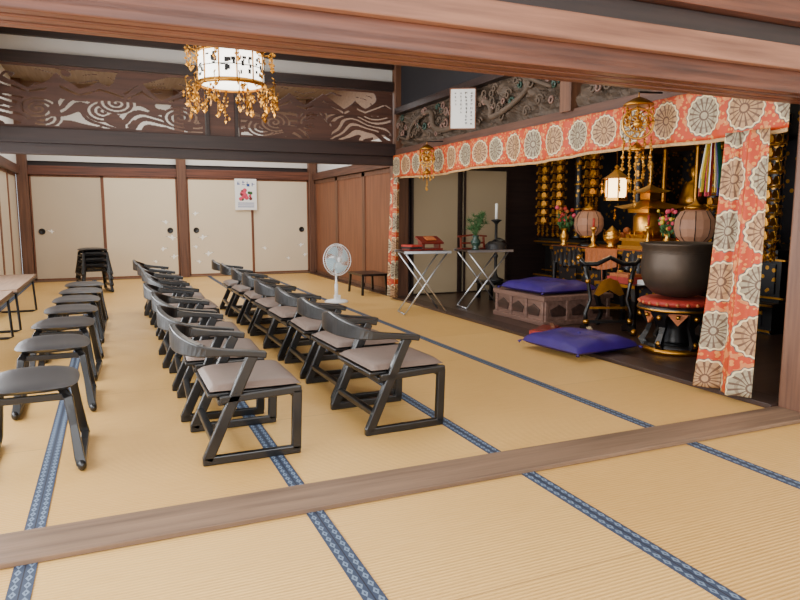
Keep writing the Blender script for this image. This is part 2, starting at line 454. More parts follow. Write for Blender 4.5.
b.box((0,0,.20),(.26,.02,.010),W_door); b.box((0,0,-.20),(.26,.02,.010),W_door)
for c in range(4):
    for r in range((9,9,6,4)[c]): strokes(b,.088-.054*c,.155-.038*r,.030 if c<2 else .022,-.008,M_ink,rd)
b.bar([(0,.005,.2),(0,.14,.24)],.01,.01,M_iron)
b.build((3.36,6.12,2.20),-.5)

# ---------------------------------------------------------------- brocade curtain (one object)
b=MB('brocade_curtain')
L=8.25-2.60
b.grid(340,10,lambda s,t:(3.485+.012*math.sin(s*L*14)*(.4+t)+.006*math.sin(s*L*37),2.60+L*s,1.905-(.30+.012*math.sin(s*L*3.2))*t),M_bro,lambda s,t:(L*s+.155+.03,.31*(1-t)))
b.grid(340,1,lambda s,t:(3.482+.012*math.sin(s*L*14)*(1.4)+.006*math.sin(s*L*37)-.003,2.60+L*s,1.905-(.30+.012*math.sin(s*L*3.2))-.0-.022*t),M_hem)
def drop(y0,y1,w_top,w_bot,flare,fr):
    H=1.57
    def f(s,t):
        w=w_top+(w_bot-w_top)*t
        yy=y0+(y1-y0)*s*w/(w_top) + flare*t*t*s
        return (3.44+.03*math.sin(s*fr+1.5*t)*(.5+.7*t)+.01*math.sin(s*fr*2.7+3*t)-.03*t,yy,1.61-H*t)
    b.grid(50,60,f,M_bro,lambda s,t:((y1-y0)*s*1.5+.31*.5,H*(1-t)+.1))
drop(2.68,2.95,.27,.30,.10,11)
drop(8.22,7.96,.26,.26,0,16)
b.build(recalc=False,solid=.006)

# ---------------------------------------------------------------- chairs
def cs(w,h): return [(-w/2,-h/2),(w/2,-h/2),(w/2,h/2),(-w/2,h/2)]
b=MB('low_armchair')
for sg in (-1,1):
    y=sg*.255
    b.bar([(-.225,y,.02),(.225,y,.02)],.032,.04,M_black)
    b.bar([(.205,y,.02),(.215,y,.31)],.032,.045,M_black,up=(1,0,0))
    b.bar([(-.205,y,.02),(-.10,y,.25),(.0,y,.465),(.015,y,.49)],.032,.05,M_black,up=(1,0,0))
    b.bar([(-.14,y,.295),(.235,y,.31)],.032,.035,M_black)
for x,z in ((.205,.29),(-.13,.28),(-.17,.11)): b.bar([(x,-.25,z),(x,.25,z)],.035,.03,M_black)
pts=[];secs=[]
N=40
for i in range(N+1):
    q=i/N
    s=abs(q-.5)*2
    if s>.62:
        k=(s-.62)/.38; x=-.19+.26*k; yy=.27
    else:
        th=s/.62*PI/2; x=-.19-.12*math.cos(th); yy=.27*math.sin(th)
    z=.49+.07*(1-s)**.8
    pts.append((x,math.copysign(yy,q-.5) if abs(q-.5)>1e-6 else 0,z))
    hh=.03+.085*max(0,1-s*1.35); ww=.045-.02*max(0,1-s*1.6)
    secs.append(cs(ww,hh))
b.sweep(pts,secs,M_black,smooth=False)
b.box((.02,0,.312),(.42,.47,.02),M_black)
def cushion_fn(b,cx,cy,cz,wx,wy,h,m,p=5,n=20,wr=0,edge=.25):
    for sgn in (1,-1):
        def f(s,t,sgn=sgn):
            u=s*2-1;v=t*2-1
            z=((max(0,1-abs(u)**p))*(max(0,1-abs(v)**p)))**.5
            k=noise.noise(Vector((u*2.2+cx*7,v*2.2,cz)))*wr*z
            return (cx+u*wx/2,cy+v*wy/2,cz+(h*z*(1-edge)+k if sgn>0 else -h*z*edge))
        b.grid(n,n,f,m)
cushion_fn(b,.03,0,.332,.42,.475,.05,M_cush,6)
chair=b.build((.55,3.23,0),0,bevel=.006)
rd=random.Random(4)
for i in range(8):
    if i: inst(chair,(.55+rd.uniform(-.03,.03),3.23+.70*i,0),rd.uniform(-.06,.06))
for i in range(8):
    inst(chair,(1.365+rd.uniform(-.02,.02),3.33+.64*i,0),rd.uniform(-.05,.05))
# stools
def stool_mesh(b,z0=0):
    b.T=Matrix.Translation((0,0,z0))
    def f(s,t):
        u=s*2-1;v=t*2-1; r=max(abs(u),abs(v)); ang=math.atan2(v,u)
        k=(abs(math.cos(ang))**3+abs(math.sin(ang))**3)**(-1/3)
        return r*k*math.cos(ang)*.195,r*k*math.sin(ang)*.26,r
    crv=lambda p:.016*(p[1]/.26)**2
    b.grid(20,24,lambda s,t:(f(s,t)[0],f(s,t)[1],.365+.022*(1-f(s,t)[2]**5)+crv(f(s,t))),M_stool)
    b.grid(20,24,lambda s,t:(f(s,t)[0],f(s,t)[1],.365-.022*(1-f(s,t)[2]**8)+crv(f(s,t))),M_black)
    for sg in (-1,1):
        for sy in (-1,1):
            pts=[(sg*.13,sy*.15,.355),(sg*.155,sy*.185,.32),(sg*.17,sy*.205,.20),(sg*.187,sy*.235,.06),(sg*.195,sy*.24,.025)]
            b.sweep(pts,[cs(.036,.03),cs(.038,.03),cs(.034,.028),cs(.042,.03),cs(.042,.036)],M_black,up=(0,1,0))
            b.ball((sg*.195,sy*.248,.026),.026,M_black,10,(.8,1,1))
        b.bar([(sg*.195,-.25,.024),(sg*.192,-.12,.016),(sg*.192,.12,.016),(sg*.195,.25,.024)],.036,.03,M_black)
    b.bar([(-.15,-.17,.325),(.15,-.17,.325)],.025,.03,M_black); b.bar([(-.15,.17,.325),(.15,.17,.325)],.025,.03,M_black)
    b.T=Matrix.Identity(4)
b=MB('black_stool'); stool_mesh(b); stool=b.build((-.365,3.38,0),.0,bevel=.004)
for i,(y,rz) in enumerate(((4.33,.02),(5.12,-.05),(5.86,.04),(6.55,0),(7.25,-.03),(7.95,.03))):
    inst(stool,(-.345+.010*i,y,0),rz)
b=MB('stool_stack')
for k in range(4): stool_mesh(b,.085*k)
b.build((-.26,10.7,0),.2,bevel=.004)
# long bench by the left wall
b=MB('long_bench')
b.bb(-.2,.2,-.9,.9,.40,.43,W_bench); b.bb(-.205,.205,-.905,.905,.385,.402,M_black)
for y in (-.75,.75):
    b.tube([(-.17,y,.39),(-.19,y,.02),(-.15,y,.012),(.15,y,.012),(.19,y,.02),(.17,y,.39)],.012,M_iron,8,up=(0,1,0))
b.tube([(0,-.75,.3),(0,.75,.3)],.01,M_iron)
b.tube([(0,-.75,.012),(0,-.75,.3),(0,-.4,.385)],.008,M_iron,up=(1,0,0)); b.tube([(0,.75,.012),(0,.75,.3),(0,.4,.385)],.008,M_iron,up=(1,0,0))
o=b.build((-1.04,8.0,0)); inst(o,(-1.06,6.1,0))

# ---------------------------------------------------------------- electric fan
b=MB('electric_fan')
b.lathe([(.15,0),(.155,.012),(.13,.03),(.03,.045),(.02,.06)],(0,0,0),M_fan,28)
b.lathe([(.014,.05),(.014,.42)],(0,0,0),M_fan,12); b.lathe([(.022,.05),(.022,.24)],(0,0,0),M_fan,12)
b.box((0,-.02,.07),(.07,.05,.05),M_fan)
b.T=Matrix.Translation((0,0,.55))@Matrix.Rotation(PI/2-.08,4,'X')
b.lathe([(.001,-.14),(.045,-.13),(.055,-.08),(.05,-.01),(.03,0)],(0,0,0),M_fan,18)
b.box((0,-.07,-.07),(.04,.1,.04),M_fan)
for z,R in ((.0,.19),(.03,.205),(.06,.19)):
    b.tube([(R*math.cos(2*PI*i/36),R*math.sin(2*PI*i/36),z) for i in range(36)],.004,M_fan,6,closed=True)
for i in range(40):
    a=2*PI*i/40; c,s=math.cos(a),math.sin(a)
    b.tube([(.03*c,.03*s,.085),(.12*c,.12*s,.082),(.19*c,.19*s,.06),(.205*c,.205*s,.03),(.19*c,.19*s,.0),(.1*c,.1*s,-.03),(.04*c,.04*s,-.03)],.0018,M_fan,4)
b.lathe([(.035,.082),(.03,.092),(.001,.094)],(0,0,0),M_fan,16)
for k in range(4):
    a0=k*PI/2
    def f(s,t,a0=a0):
        r=.03+.14*s; a=a0+(t-.5)*(1.0+.15*s)+.5*s
        return (r*math.cos(a),r*math.sin(a),.03+.035*(t-.5))
    b.grid(8,6,f,M_blade)
b.T=Matrix.Identity(4)
b.build((2.64,8.14,0),.25)
b=MB('low_black_desk')
b.bb(-.2,.2,-.3,.3,.27,.30,M_black)
for sx in (-.17,.17):
    for sy in (-.26,.26): b.bar([(sx,sy,.27),(sx*1.1,sy*1.1,0)],.03,.03,M_black,up=(1,0,0))
b.build((3.38,8.95,0))

# ---------------------------------------------------------------- chandelier
def leaf(b,p,s,m,a=0):
    c,sn=math.cos(a)*s*.45,math.sin(a)*s*.45
    x,y,z=p
    b.add([(x,y,z),(x+c,y+sn,z-s*.55),(x,y,z-s),(x-c,y-sn,z-s*.55),(x+sn*.4,y-c*.4,z-s*.5),(x-sn*.4,y+c*.4,z-s*.5)],
          [(0,1,4),(1,2,4),(2,3,4),(3,0,4),(1,0,5),(2,1,5),(3,2,5),(0,3,5)],m)
def strand(b,x,y,z0,z1,m,rd,s=.04,w=.02):
    b.tube([(x,y,z0),(x,y,z1)],.0025,m,4)
    n=max(1,int((z0-z1)/(s*.75)))
    for i in range(n):
        for q in range(2): leaf(b,(x+rd.uniform(-w,w),y+rd.uniform(-w,w),z0-(z0-z1)*i/n-.01),s*rd.uniform(.7,1.2),m,rd.uniform(0,3))
    leaf(b,(x,y,z1+.01),s*1.5,m,rd.uniform(0,3))
b=MB('hanging_lantern_chandelier'); rd=random.Random(9)
b.lathe([(.26,0),(.275,.02),(.275,.24),(.26,.26)],(0,0,0),M_lamp,32)
for z,R,h in ((-.02,.285,.035),(.245,.285,.03),(.12,.279,.006)):
    b.lathe([(R-.02,z),(R,z),(R,z+h),(R-.02,z+h)],(0,0,0),M_iron if h<.01 else M_gold,32,cap=False)
for i in range(12):
    a=2*PI*i/12; c,s=math.cos(a),math.sin(a)
    b.tube([(.28*c,.28*s,-.02),(.28*c,.28*s,.26)],.007,M_gold,6)
    b.tube([(.28*c,.28*s,.26),(.33*c,.33*s,.27),(.36*c,.36*s,.30),(.35*c,.35*s,.33)],.007,M_gold,6)
    b.tube([(.28*c,.28*s,-.01),(.32*c,.32*s,-.05),(.37*c,.37*s,-.03),(.385*c,.385*s,.03),(.36*c,.36*s,.05)],.006,M_gold,6)
    a2=a+PI/12
    for q in range(9):
        aa=a2+rd.uniform(-.18,.18); zz=.13+rd.uniform(-.08,.08)
        b.box((.28*math.cos(aa),.28*math.sin(aa),zz),(.004,rd.uniform(.01,.04),rd.uniform(.01,.04)),M_ink,Matrix.Rotation(aa,3,'Z'))
    strand(b,.375*c,.375*s,-.03,-.16-.08*(i%2),M_gold,rd,.038,.03)
    strand(b,.36*c,.36*s,.30,.16,M_gold,rd,.033,.02)
    if i%2: strand(b,.30*math.cos(a2),.30*math.sin(a2),-.02,-.16-.05*rd.random(),M_gold,rd,.038,.03)
b.lathe([(.02,1.06),(.02,.26)],(0,0,0),M_iron,8)
b.lathe([(.275,.26),(.2,.3),(.06,.34),(.03,.4)],(0,0,0),M_gold,24)
for i in range(4):
    a=PI/4+PI/2*i; b.tube([(.26*math.cos(a),.26*math.sin(a),.27),(.02*math.cos(a),.02*math.sin(a),.7)],.004,M_iron,5)
b.build((1.02,6.0,2.24))
# gold hanging ornaments: round openwork plaque on a canopy with thin chains
def yoraku(name,loc,dia,length,seed):
    b=MB(name); rd=random.Random(seed); R=dia/2
    b.tube([(0,0,.02),(0,0,-.02)],.004,M_gold,6); b.bar([(0,0,.02),(.2,0,.03)],.012,.012,M_iron)
    b.lathe([(.008,-.01),(R*.35,-.02),(R*.8,-.045),(R*1.0,-.06),(R*1.0,-.07),(R*.8,-.07)],(0,0,0),M_gold,24)
    # round plaque facing the hall
    rot=Matrix.Rotation(-.55,4,'Z')
    b.T=rot@Matrix.Translation((0,0,-.07-R*1.15))@Matrix.Rotation(PI/2,4,'X')
    b.tube([(R*math.cos(2*PI*i/28),R*math.sin(2*PI*i/28),0) for i in range(28)],.008,M_golds,6,closed=True)
    b.tube([(R*.55*math.cos(2*PI*i/24),R*.55*math.sin(2*PI*i/24),0) for i in range(24)],.006,M_golds,6,closed=True)
    b.lathe([(.001,-.012),(R*.3,-.006),(R*.3,.006),(.001,.012)],(0,0,0),M_golds,16)
    for i in range(12):
        a=2*PI*i/12; b.tube([(R*.28*math.cos(a),R*.28*math.sin(a),0),(R*.7*math.cos(a+.25),R*.7*math.sin(a+.25),0),(R*math.cos(a),R*math.sin(a),0)],.006,M_gold,5)
    b.T=Matrix.Identity(4)
    zb=-.07-R*2.2
    for i in range(8):
        a=2*PI*i/8; c,s=math.cos(a)*R,math.sin(a)*R
        strand(b,c*.95,s*.95,-.07,-.17,M_gold,rd,.024,.005)
    dx,dy=math.cos(-.55),math.sin(-.55)
    for k,q in enumerate((-.9,-.45,0,.45,.9)):
        strand(b,dx*R*q,dy*R*q,zb+.35*R*abs(q),-length*(1 if k==2 else .78 if k%2 else .66),M_golds,rd,.026,.006)
        b.ball((dx*R*q,dy*R*q,zb-.12),.014,M_golds,8)
    b.lathe([(R*.1,zb-.02),(R*.45,zb-.06),(R*.5,zb-.075),(R*.2,zb-.08)],(0,0,0),M_gold,16)
    return b.build(loc)
yoraku('gold_hanging_ornament',(3.30,3.56,1.92),.20,.72,1)
yoraku('gold_hanging_ornament',(3.30,6.83,1.92),.17,.5,2)

# ---------------------------------------------------------------- folding tables
def ftable(name,loc,rz,w=.56,d=.42,h=.72):
    b=MB(name)
    b.bb(-w/2,w/2,-d/2,d/2,h-.02,h,W_dark)
    b.bb(-w/2-.005,w/2+.005,-d/2-.005,-d/2,h-.025,h+.003,M_steel); b.bb(-w/2-.005,w/2+.005,d/2,d/2+.005,h-.025,h+.003,M_steel)
    for sy in (-1,1):
        y=sy*(d/2-.04)
        b.tube([(-w/2+.03,y,h-.03),(w/2-.02,y,.01)],.010,M_steel,8,up=(0,1,0))
        b.tube([(w/2-.03,y-sy*.022,h-.03),(-w/2+.02,y-sy*.022,.01)],.010,M_steel,8,up=(0,1,0))
    for x,q in ((w/2-.02,0),(-w/2+.02,.022)): b.tube([(x,-(d/2-.04)+q,.01),(x,(d/2-.04)-q,.01)],.010,M_steel,8)
    return b.build(loc,rz)
ftable('folding_table',(3.26,6.85,0),-.15,.54)
ftable('folding_table',(4.12,6.95,.012),-.1,.58,.42,.70)
b=MB('sutra_stand')
b.box((0,0,.012),(.26,.18,.024),M_rlac); b.box((-.1,0,.06),(.02,.14,.09),M_rlac); b.box((.1,0,.06),(.02,.14,.09),M_rlac)
b.box((0,0,.115),(.28,.2,.02),M_rlac,Matrix.Rotation(.35,3,'X')); b.box((0,-.015,.135),(.12,.1,.01),M_orange,Matrix.Rotation(.35,3,'X'))
b.build((3.36,6.88,.722))
b=MB('sutra_books'); 
for i in range(3): b.box((0,0,.012+.022*i),(.15,.2,.02),(M_rlac,M_stool,M_red)[i],Matrix.Rotation(.1*i,3,'Z'))
b.build((3.12,6.84,.722))
b=MB('red_bell_rack')
for x in (-.16,.16): b.bar([(x,0,0),(x,.02,.14)],.02,.02,M_rlac,up=(0,1,0))
b.bar([(-.2,.02,.15),(0,.03,.165),(.2,.02,.15)],.03,.02,M_rlac); b.bar([(-.16,.01,.07),(.16,.01,.07)],.015,.02,M_rlac); b.box((0,0,.006),(.36,.12,.012),M_rlac)
b.build((4.05,7.08,.715))
b=MB('black_cloth_bundle')
def blob(b,c,sx,sy,sz,m,seed=0,n=20):
    def f(s,t):
        a=2*PI*s; ph=PI*t/2
        k=1+.18*noise.noise(Vector((math.cos(a)*2+seed,math.sin(a)*2,t*3)))
        return (c[0]+sx*math.cos(a)*math.cos(ph)*k,c[1]+sy*math.sin(a)*math.cos(ph)*k,c[2]+sz*math.sin(ph)**.8*k)
    b.grid(n,n//2,f,m)
blob(b,(0,0,0),.14,.11,.10,M_stool,3); blob(b,(.05,.02,.04),.09,.08,.09,M_black,5)
b.build((4.25,6.87,.715))
b=MB('pine_in_vase'); rd=random.Random(8)
b.lathe([(.04,0),(.05,.01),(.03,.03),(.055,.07),(.06,.10),(.03,.14),(.045,.17),(.04,.17)],(0,0,0),M_vase,20)
for i in range(30):
    a=rd.uniform(0,6.28); r=rd.uniform(.02,.14); z=rd.uniform(.22,.42)
    b.tube([(0,0,.15),(r*.5*math.cos(a),r*.5*math.sin(a),.15+(z-.15)*.6),(r*math.cos(a),r*math.sin(a),z)],.003,M_green,4)
    for q in range(14):
        d=Vector((rd.uniform(-1,1),rd.uniform(-1,1),rd.uniform(-.2,1))).normalized()*.06
        p=Vector((r*math.cos(a),r*math.sin(a),z)); b.tube([p,p+d],[.004,.001],M_green,3)
b.build((3.95,6.84,.715))
b=MB('tall_candlestick')
b.lathe([(.11,0),(.11,.02),(.04,.05),(.02,.1),(.02,.3),(.035,.33),(.02,.36),(.018,.75),(.04,.78),(.07,.80),(.07,.81),(.02,.82)],(0,0,0),M_iron,20)
b.lathe([(.018,.82),(.02,1.02),(.001,1.03)],(0,0,0),M_white,14)
b.build((4.70,7.60,.25))
b=MB('candlestick_base_stand')
b.bb(-.2,.2,-.2,.2,.2,.238,M_black)
for sx in(-.16,.16):
    for sy in (-.16,.16): b.bb(sx-.02,sx+.02,sy-.02,sy+.02,0,.2,M_black)
b.build((4.70,7.60,.012))

# ---------------------------------------------------------------- prayer platform with cushion
b=MB('prayer_platform')
x0,x1,y0,y1=3.92,4.8,5.42,6.38
b.bb(x0+.03,x1-.03,y0+.03,y1-.03,.04,.28,W_plat)
b.bb(x0,x1,y0,y1,.26,.31,W_plat); b.bb(x0,x1,y0,y1,.012,.06,W_plat)
for k in range(4):
    yy=y0+.03+(y1-y0-.1)*k/3; b.bb(x0+.01,x0+.04,yy,yy+.04,.05,.27,W_plat)
    xx=x0+.03+(x1-x0-.1)*k/3; b.bb(xx,xx+.04,y0+.01,y0+.04,.05,.27,W_plat)
for k in range(3):
    yy=y0+.1+(y1-y0-.1)*k/3; b.prism([(x0+.02,yy+.02,.1),(x0+.02,yy+.2,.1),(x0+.02,yy+.22,.17),(x0+.02,yy+.11,.22),(x0+.02,yy,.17)],(.015,0,0),W_darkY)
    xx=x0+.1+(x1-x0-.1)*k/3; b.prism([(xx+.02,y0+.02,.1),(xx+.2,y0+.02,.1),(xx+.2,y0+.02,.17),(xx+.11,y0+.02,.22),(xx,y0+.02,.17)],(0,.015,0),W_darkY)
b.build(bevel=.006)
def zabuton(name,loc,rz,w,d,h):
    b=MB(name); cushion_fn(b,0,0,h*.3,w,d,h,M_purple,5,28,.022,.3)
    for sx in(-1,1):
        for sy in(-1,1):
            b.tube([(sx*w*.49,sy*d*.49,h*.3),(sx*w*.51,sy*d*.51,h*.2),(sx*w*.515,sy*d*.515,.02)],[.006,.012,.016],M_purple,6)
    b.ball((0,0,h*.98),.015,M_purple,8)
    return b.build(loc,rz)
zabuton('purple_cushion',(4.30,5.88,.314),.06,.74,.74,.12)
zabuton('purple_cushion',(3.53,4.38,.032),.10,.68,.68,.12)
b=MB('red_sutra_case')
b.box((0,0,.02),(.34,.2,.035),M_red); b.box((0,0,.045),(.28,.16,.02),M_rlac,Matrix.Rotation(.2,3,'Z')); b.box((.1,.0,.06),(.22,.03,.012),W_door,Matrix.Rotation(.5,3,'Z'))
b.build((3.68,5.02,.032),.5)

# ---------------------------------------------------------------- big bell bowl
b=MB('bell_stand')
b.lathe([(.22,.0),(.26,.0),(.27,.03),(.24,.05),(.2,.05)],(0,0,0),M_gold,36); b.lathe([(.235,.0),(.245,.07),(.2,.075)],(0,0,0),M_black,36)
for i in range(6):
    a=2*PI*i/6+.3; c,s=math.cos(a),math.sin(a)
    b.sweep([(.23*c,.23*s,.05),(.26*c,.26*s,.09),(.22*c,.22*s,.16),(.20*c,.20*s,.22),(.25*c,.25*s,.30),(.27*c,.27*s,.345)],[cs(.06,.05),cs(.05,.05),cs(.04,.035),cs(.05,.035),cs(.10,.04),cs(.14,.04)],M_black,up=(c,s,0.01))
    b.ball((.265*c,.265*s,.09),.026,M_gold,8); b.ball((.275*c,.275*s,.30),.022,M_gold,8)
    a2=a+PI/6; c,s=math.cos(a2),math.sin(a2)
    b.prism([(.255*math.cos(a2-.35),.255*math.sin(a2-.35),.34),(.255*math.cos(a2+.35),.255*math.sin(a2+.35),.34),(.25*c,.25*s,.24)],(-.02*c,-.02*s,0),M_orange)
    b.ball((.262*c,.262*s,.31),.018,M_gold,8)
b.lathe([(.12,.05),(.14,.1),(.10,.18),(.15,.26),(.18,.34)],(0,0,0),M_black,24)
b.lathe([(.26,.335),(.30,.345),(.305,.375),(.29,.39),(.20,.39)],(0,0,0),M_black,36); b.lathe([(.306,.352),(.309,.36),(.306,.368)],(0,0,0),M_gold,36,cap=False)
b.lathe([(.20,.385),(.27,.39),(.295,.41),(.285,.43),(.24,.445),(.18,.44)],(0,0,0),M_red,36)
for i in range(24):
    a=2*PI*i/24; b.ball((.29*math.cos(a),.29*math.sin(a),.41),.015,M_orange,6)
bx,by=4.22,4.02
b.build((bx,by,.012))
b=MB('large_bell_bowl')
b.lathe([(.0001,0),(.10,.005),(.19,.03),(.255,.09),(.285,.17),(.292,.26),(.282,.35),(.285,.40),(.305,.425),(.305,.44),(.285,.442),(.268,.42),(.265,.33),(.272,.25),(.26,.16),(.2,.07),(.0001,.03)],(0,0,0),M_blackm,48)
for z,R in ((.36,.285),(.375,.286)): b.lathe([(R-.004,z-.004),(R+.002,z),(R-.004,z+.004)],(0,0,0),M_blackm,48,cap=False)
b.build((bx,by,.46))
# gong stand
b=MB('gong_stand')
for sg in (-1,1):
    b.bar([(sg*.2,-.13,.03),(sg*.2,-.05,.06),(sg*.2,.05,.06),(sg*.2,.13,.03)],.05,.05,M_black)
    b.tube([(sg*.2,0,.05),(sg*.215,0,.2),(sg*.17,0,.33),(sg*.2,0,.5),(sg*.23,0,.64)],[.025,.02,.017,.02,.024],M_black,10,up=(0,1,0))
    b.ball((sg*.2,-.13,.04),.03,M_gold,8); b.ball((sg*.205,0,.12),.032,M_gold,8); b.ball((sg*.2,0,.5),.028,M_gold,8); b.ball((sg*.29,0,.72),.028,M_gold,8)
b.bar([(-.2,0,.12),(.2,0,.12)],.03,.03,M_black); b.bar([(-.2,0,.25),(.2,0,.25)],.02,.02,M_gold)
b.tube([(-.29,0,.72),(-.24,0,.66),(-.12,0,.66),(0,0,.72),(.12,0,.66),(.24,0,.66),(.29,0,.72)],.022,M_black,10,up=(0,1,0))
b.tube([(-.08,0,.66),(-.07,0,.5)],.004,M_orange,5); b.tube([(.08,0,.66),(.07,0,.5)],.004,M_orange,5)
b.prism([(-.14,-.01,.38),(-.10,-.01,.36),(0,-.01,.42),(.10,-.01,.36),(.14,-.01,.38),(.08,-.01,.50),(0,-.01,.53),(-.08,-.01,.50)],(0,.02,0),M_gold)
b.build((4.23,4.84,.012),-.4)

# ---------------------------------------------------------------- altar
b=MB('altar_platform')
b.bb(5.6,7.0,4.2,8.0,.012,.3,M_black); b.bb(5.75,7.0,4.25,7.95,.3,.72,M_black); b.bb(5.62,7.0,4.2,8.0,.72,.80,M_black)
for z in (.03,.27,.33,.69,.745): b.bb(5.58 if z<.3 or z>.7 else 5.73,5.62 if z<.3 or z>.7 else 5.76,4.2,8.0,z,z+.018,M_gold)
for k in range(9):
    yy=4.3+.4*k; b.bb(5.735,5.755,yy,yy+.3,.38,.66,M_gw); b.bb(5.59,5.602,yy,yy+.3,.08,.24,M_gw)
b.build()
simple('wall_altar_back',7.1,7.2,2.55,8.4,.012,2.75,M_gw2)
simple('wall_altar_left',3.74,7.1,YR+.05,YR+.1,0.012,2.74,W_dark)
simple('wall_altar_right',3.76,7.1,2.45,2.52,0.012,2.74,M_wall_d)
for i,(a,c) in enumerate(((3.80,4.55),(4.62,5.35))):
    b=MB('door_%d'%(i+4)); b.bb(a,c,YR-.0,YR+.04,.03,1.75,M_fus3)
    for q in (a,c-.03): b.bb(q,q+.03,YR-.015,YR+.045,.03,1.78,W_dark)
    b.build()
def banner(name,x,y,z1,z0,R,seed):
    b=MB(name); rd=random.Random(seed); n=int((z1-z0)/.11)
    for k in range(n):
        z=z0+.11*k
        b.lathe([(R*.62,z+.0),(R*.68,z+.008),(R*.62,z+.016)],(0,0,0),M_gold,6,smooth=False)
        for q in range(6):
            a=2*PI*q/6; c,s=math.cos(a),math.sin(a)
            b.prism([(R*.6*c-s*R*.22,R*.6*s+c*R*.22,z+.025),(R*.6*c+s*R*.22,R*.6*s-c*R*.22,z+.025),(R*.6*c+s*R*.30,R*.6*s-c*R*.30,z+.05),(R*.6*c+s*R*.12,R*.6*s-c*R*.12,z+.09),(R*.6*c-s*R*.12,R*.6*s+c*R*.12,z+.09),(R*.6*c-s*R*.30,R*.6*s+c*R*.30,z+.05)],(.006*c,.006*s,0),M_gold)
            leaf(b,(R*c,R*s,z+.03),.04,M_golds,a+PI/2); b.tube([(R*.64*c,R*.64*s,z+.01),(R*c,R*s,z+.03)],.003,M_gold,4)
    b.lathe([(R*.7,z0+.11*n),(R*1.15,z0+.11*n+.02),(R*.7,z0+.11*n+.05),(.02,z0+.11*n+.12)],(0,0,0),M_gold,6,smooth=False)
    for q in range(6): strand(b,R*.6*math.cos(q*PI/3),R*.6*math.sin(q*PI/3),z0,z0-.12,M_gold,rd,.035,.006)
    b.tube([(0,0,z1),(0,0,2.74)],.006,M_gold,5)
    return b.build((x,y,0))
banner('gold_banner_pendant',5.30,7.40,1.9,1.0,.11,1)
banner('gold_banner_pendant',5.30,7.08,1.9,1.0,.11,2)
banner('gold_banner_pendant',5.35,6.50,1.95,1.35,.12,3)
banner('gold_banner_pendant',5.38,4.72,1.9,1.2,.10,4)
banner('gold_banner_pendant',4.9,3.75,1.9,.9,.08,5)
banner('gold_banner_pendant',5.0,3.40,1.9,.9,.08,6)
for (x,y) in ((5.80,7.3),(5.80,6.2),(5.80,5.1),(5.80,4.4)):
    b=MB('gilded_column'); b.lathe([(.07,.80),(.085,.82),(.06,.86),(.06,1.9),(.09,1.95),(.09,2.05),(.06,2.05),(.06,2.745)],(0,0,0),M_gw,16)
    for z in (.92,1.2,1.53,1.8): b.lathe([(.062,z-.015),(.070,z),(.062,z+.015)],(0,0,0),M_gold,16,cap=False)
    b.build((x,y,0.002))
b=MB('gilded_shrine')
b.bb(6.3,7.0,5.3,6.9,.802,.95,M_gw); b.bb(6.9,7.0,5.35,6.85,.95,2.3,M_gw)
for y in (5.4,5.85,6.35,6.8): b.lathe([(.04,.95),(.03,1.0),(.03,1.9),(.05,1.95)],(6.35,y,0),M_gold,12)
b.bb(6.25,7.0,5.2,7.0,1.95,2.05,M_gold); b.bb(6.4,6.9,5.45,5.6,.95,1.9,M_gw); b.bb(6.4,6.9,6.6,6.75,.95,1.9,M_gw)
b.lathe([(.18,.95),(.2,1.0),(.12,1.05),(.2,1.15),(.16,1.2)],(6.6,6.1,0),M_gold,20)
b.lathe([(.16,1.2),(.18,1.3),(.13,1.5),(.05,1.55),(.08,1.62),(.07,1.7),(.001,1.75)],(6.6,6.1,0),M_gold,20)
b.build()
b=MB('offering_table')
x0,x1,y0,y1=4.95,5.56,4.9,6.75
b.bb(x0,x1,y0,y1,.70,.75,M_black); b.bb(x0-.003,x0+.002,y0,y1,.71,.74,M_gold)
for x in (x0+.04,x1-.04):
    for y in (y0+.05,y1-.05,(y0+y1)/2): b.lathe([(.045,0),(.03,.04),(.025,.3),(.035,.6),(.05,.69)],(x,y,.012),M_black,10)
for k in range(3):
    ya=y0+.05+.6*k; yb=ya+.52
    b.grid(30,8,lambda s,t:(x0-.012+.008*math.sin(s*40)*t,ya+(yb-ya)*s,.755-(.18+.05*math.cos((s-.5)*PI))*t),M_gw if k!=1 else M_orange)
b.bb(x0-.01,x1-.02,y0+.04,y1-.04,.75,.756,M_orange)
b.bb(x0+.0,x0+.03,y0+.06,y1-.06,.12,.15,M_gold)
for k in range(4): b.bb(x0+.02,x0+.03,y0+.1+.42*k,y0+.42+.42*k,.2,.5,M_gw)
b.build()
TZ=.757
def vase_flowers(name,loc,s,cols,seed):
    b=MB(name); rd=random.Random(seed)
    b.lathe([(.05*s,0),(.06*s,.01*s),(.03*s,.04*s),(.06*s,.1*s),(.065*s,.14*s),(.03*s,.2*s),(.05*s,.24*s)],(0,0,0),M_golds,18)
    for i in range(26):
        a=rd.uniform(0,6.28); r=rd.uniform(0,.13)*s; z=rd.uniform(.3,.55)*s
        b.tube([(0,0,.2*s),(r*math.cos(a),r*math.sin(a),z)],.003,M_green,4); b.ball((r*math.cos(a),r*math.sin(a),z),rd.uniform(.018,.032)*s,rd.choice(cols),8)
        leaf(b,(r*.8*math.cos(a),r*.8*math.sin(a),z*.85),.08*s,M_green,a)
    return b.build(loc)
vase_flowers('flower_vase',(5.06,6.62,TZ),.85,[M_red,M_pink,M_red,M_orange],1)
vase_flowers('flower_vase',(5.08,5.00,TZ),.75,[M_red,M_yel,M_pink],2)
for (x,y,s) in ((5.02,6.04,.9),(5.02,5.2,1)):
    b=MB('gold_candlestick'); b.lathe([(.06*s,0),(.06*s,.02),(.02,.05),(.03,.1*s),(.012,.15*s),(.02,.22*s),(.05*s,.25*s),(.01,.26*s)],(0,0,0),M_golds,16); b.lathe([(.012,.26*s),(.014,.36*s),(.001,.37*s)],(0,0,0),M_red,10); b.build((x,y,TZ))
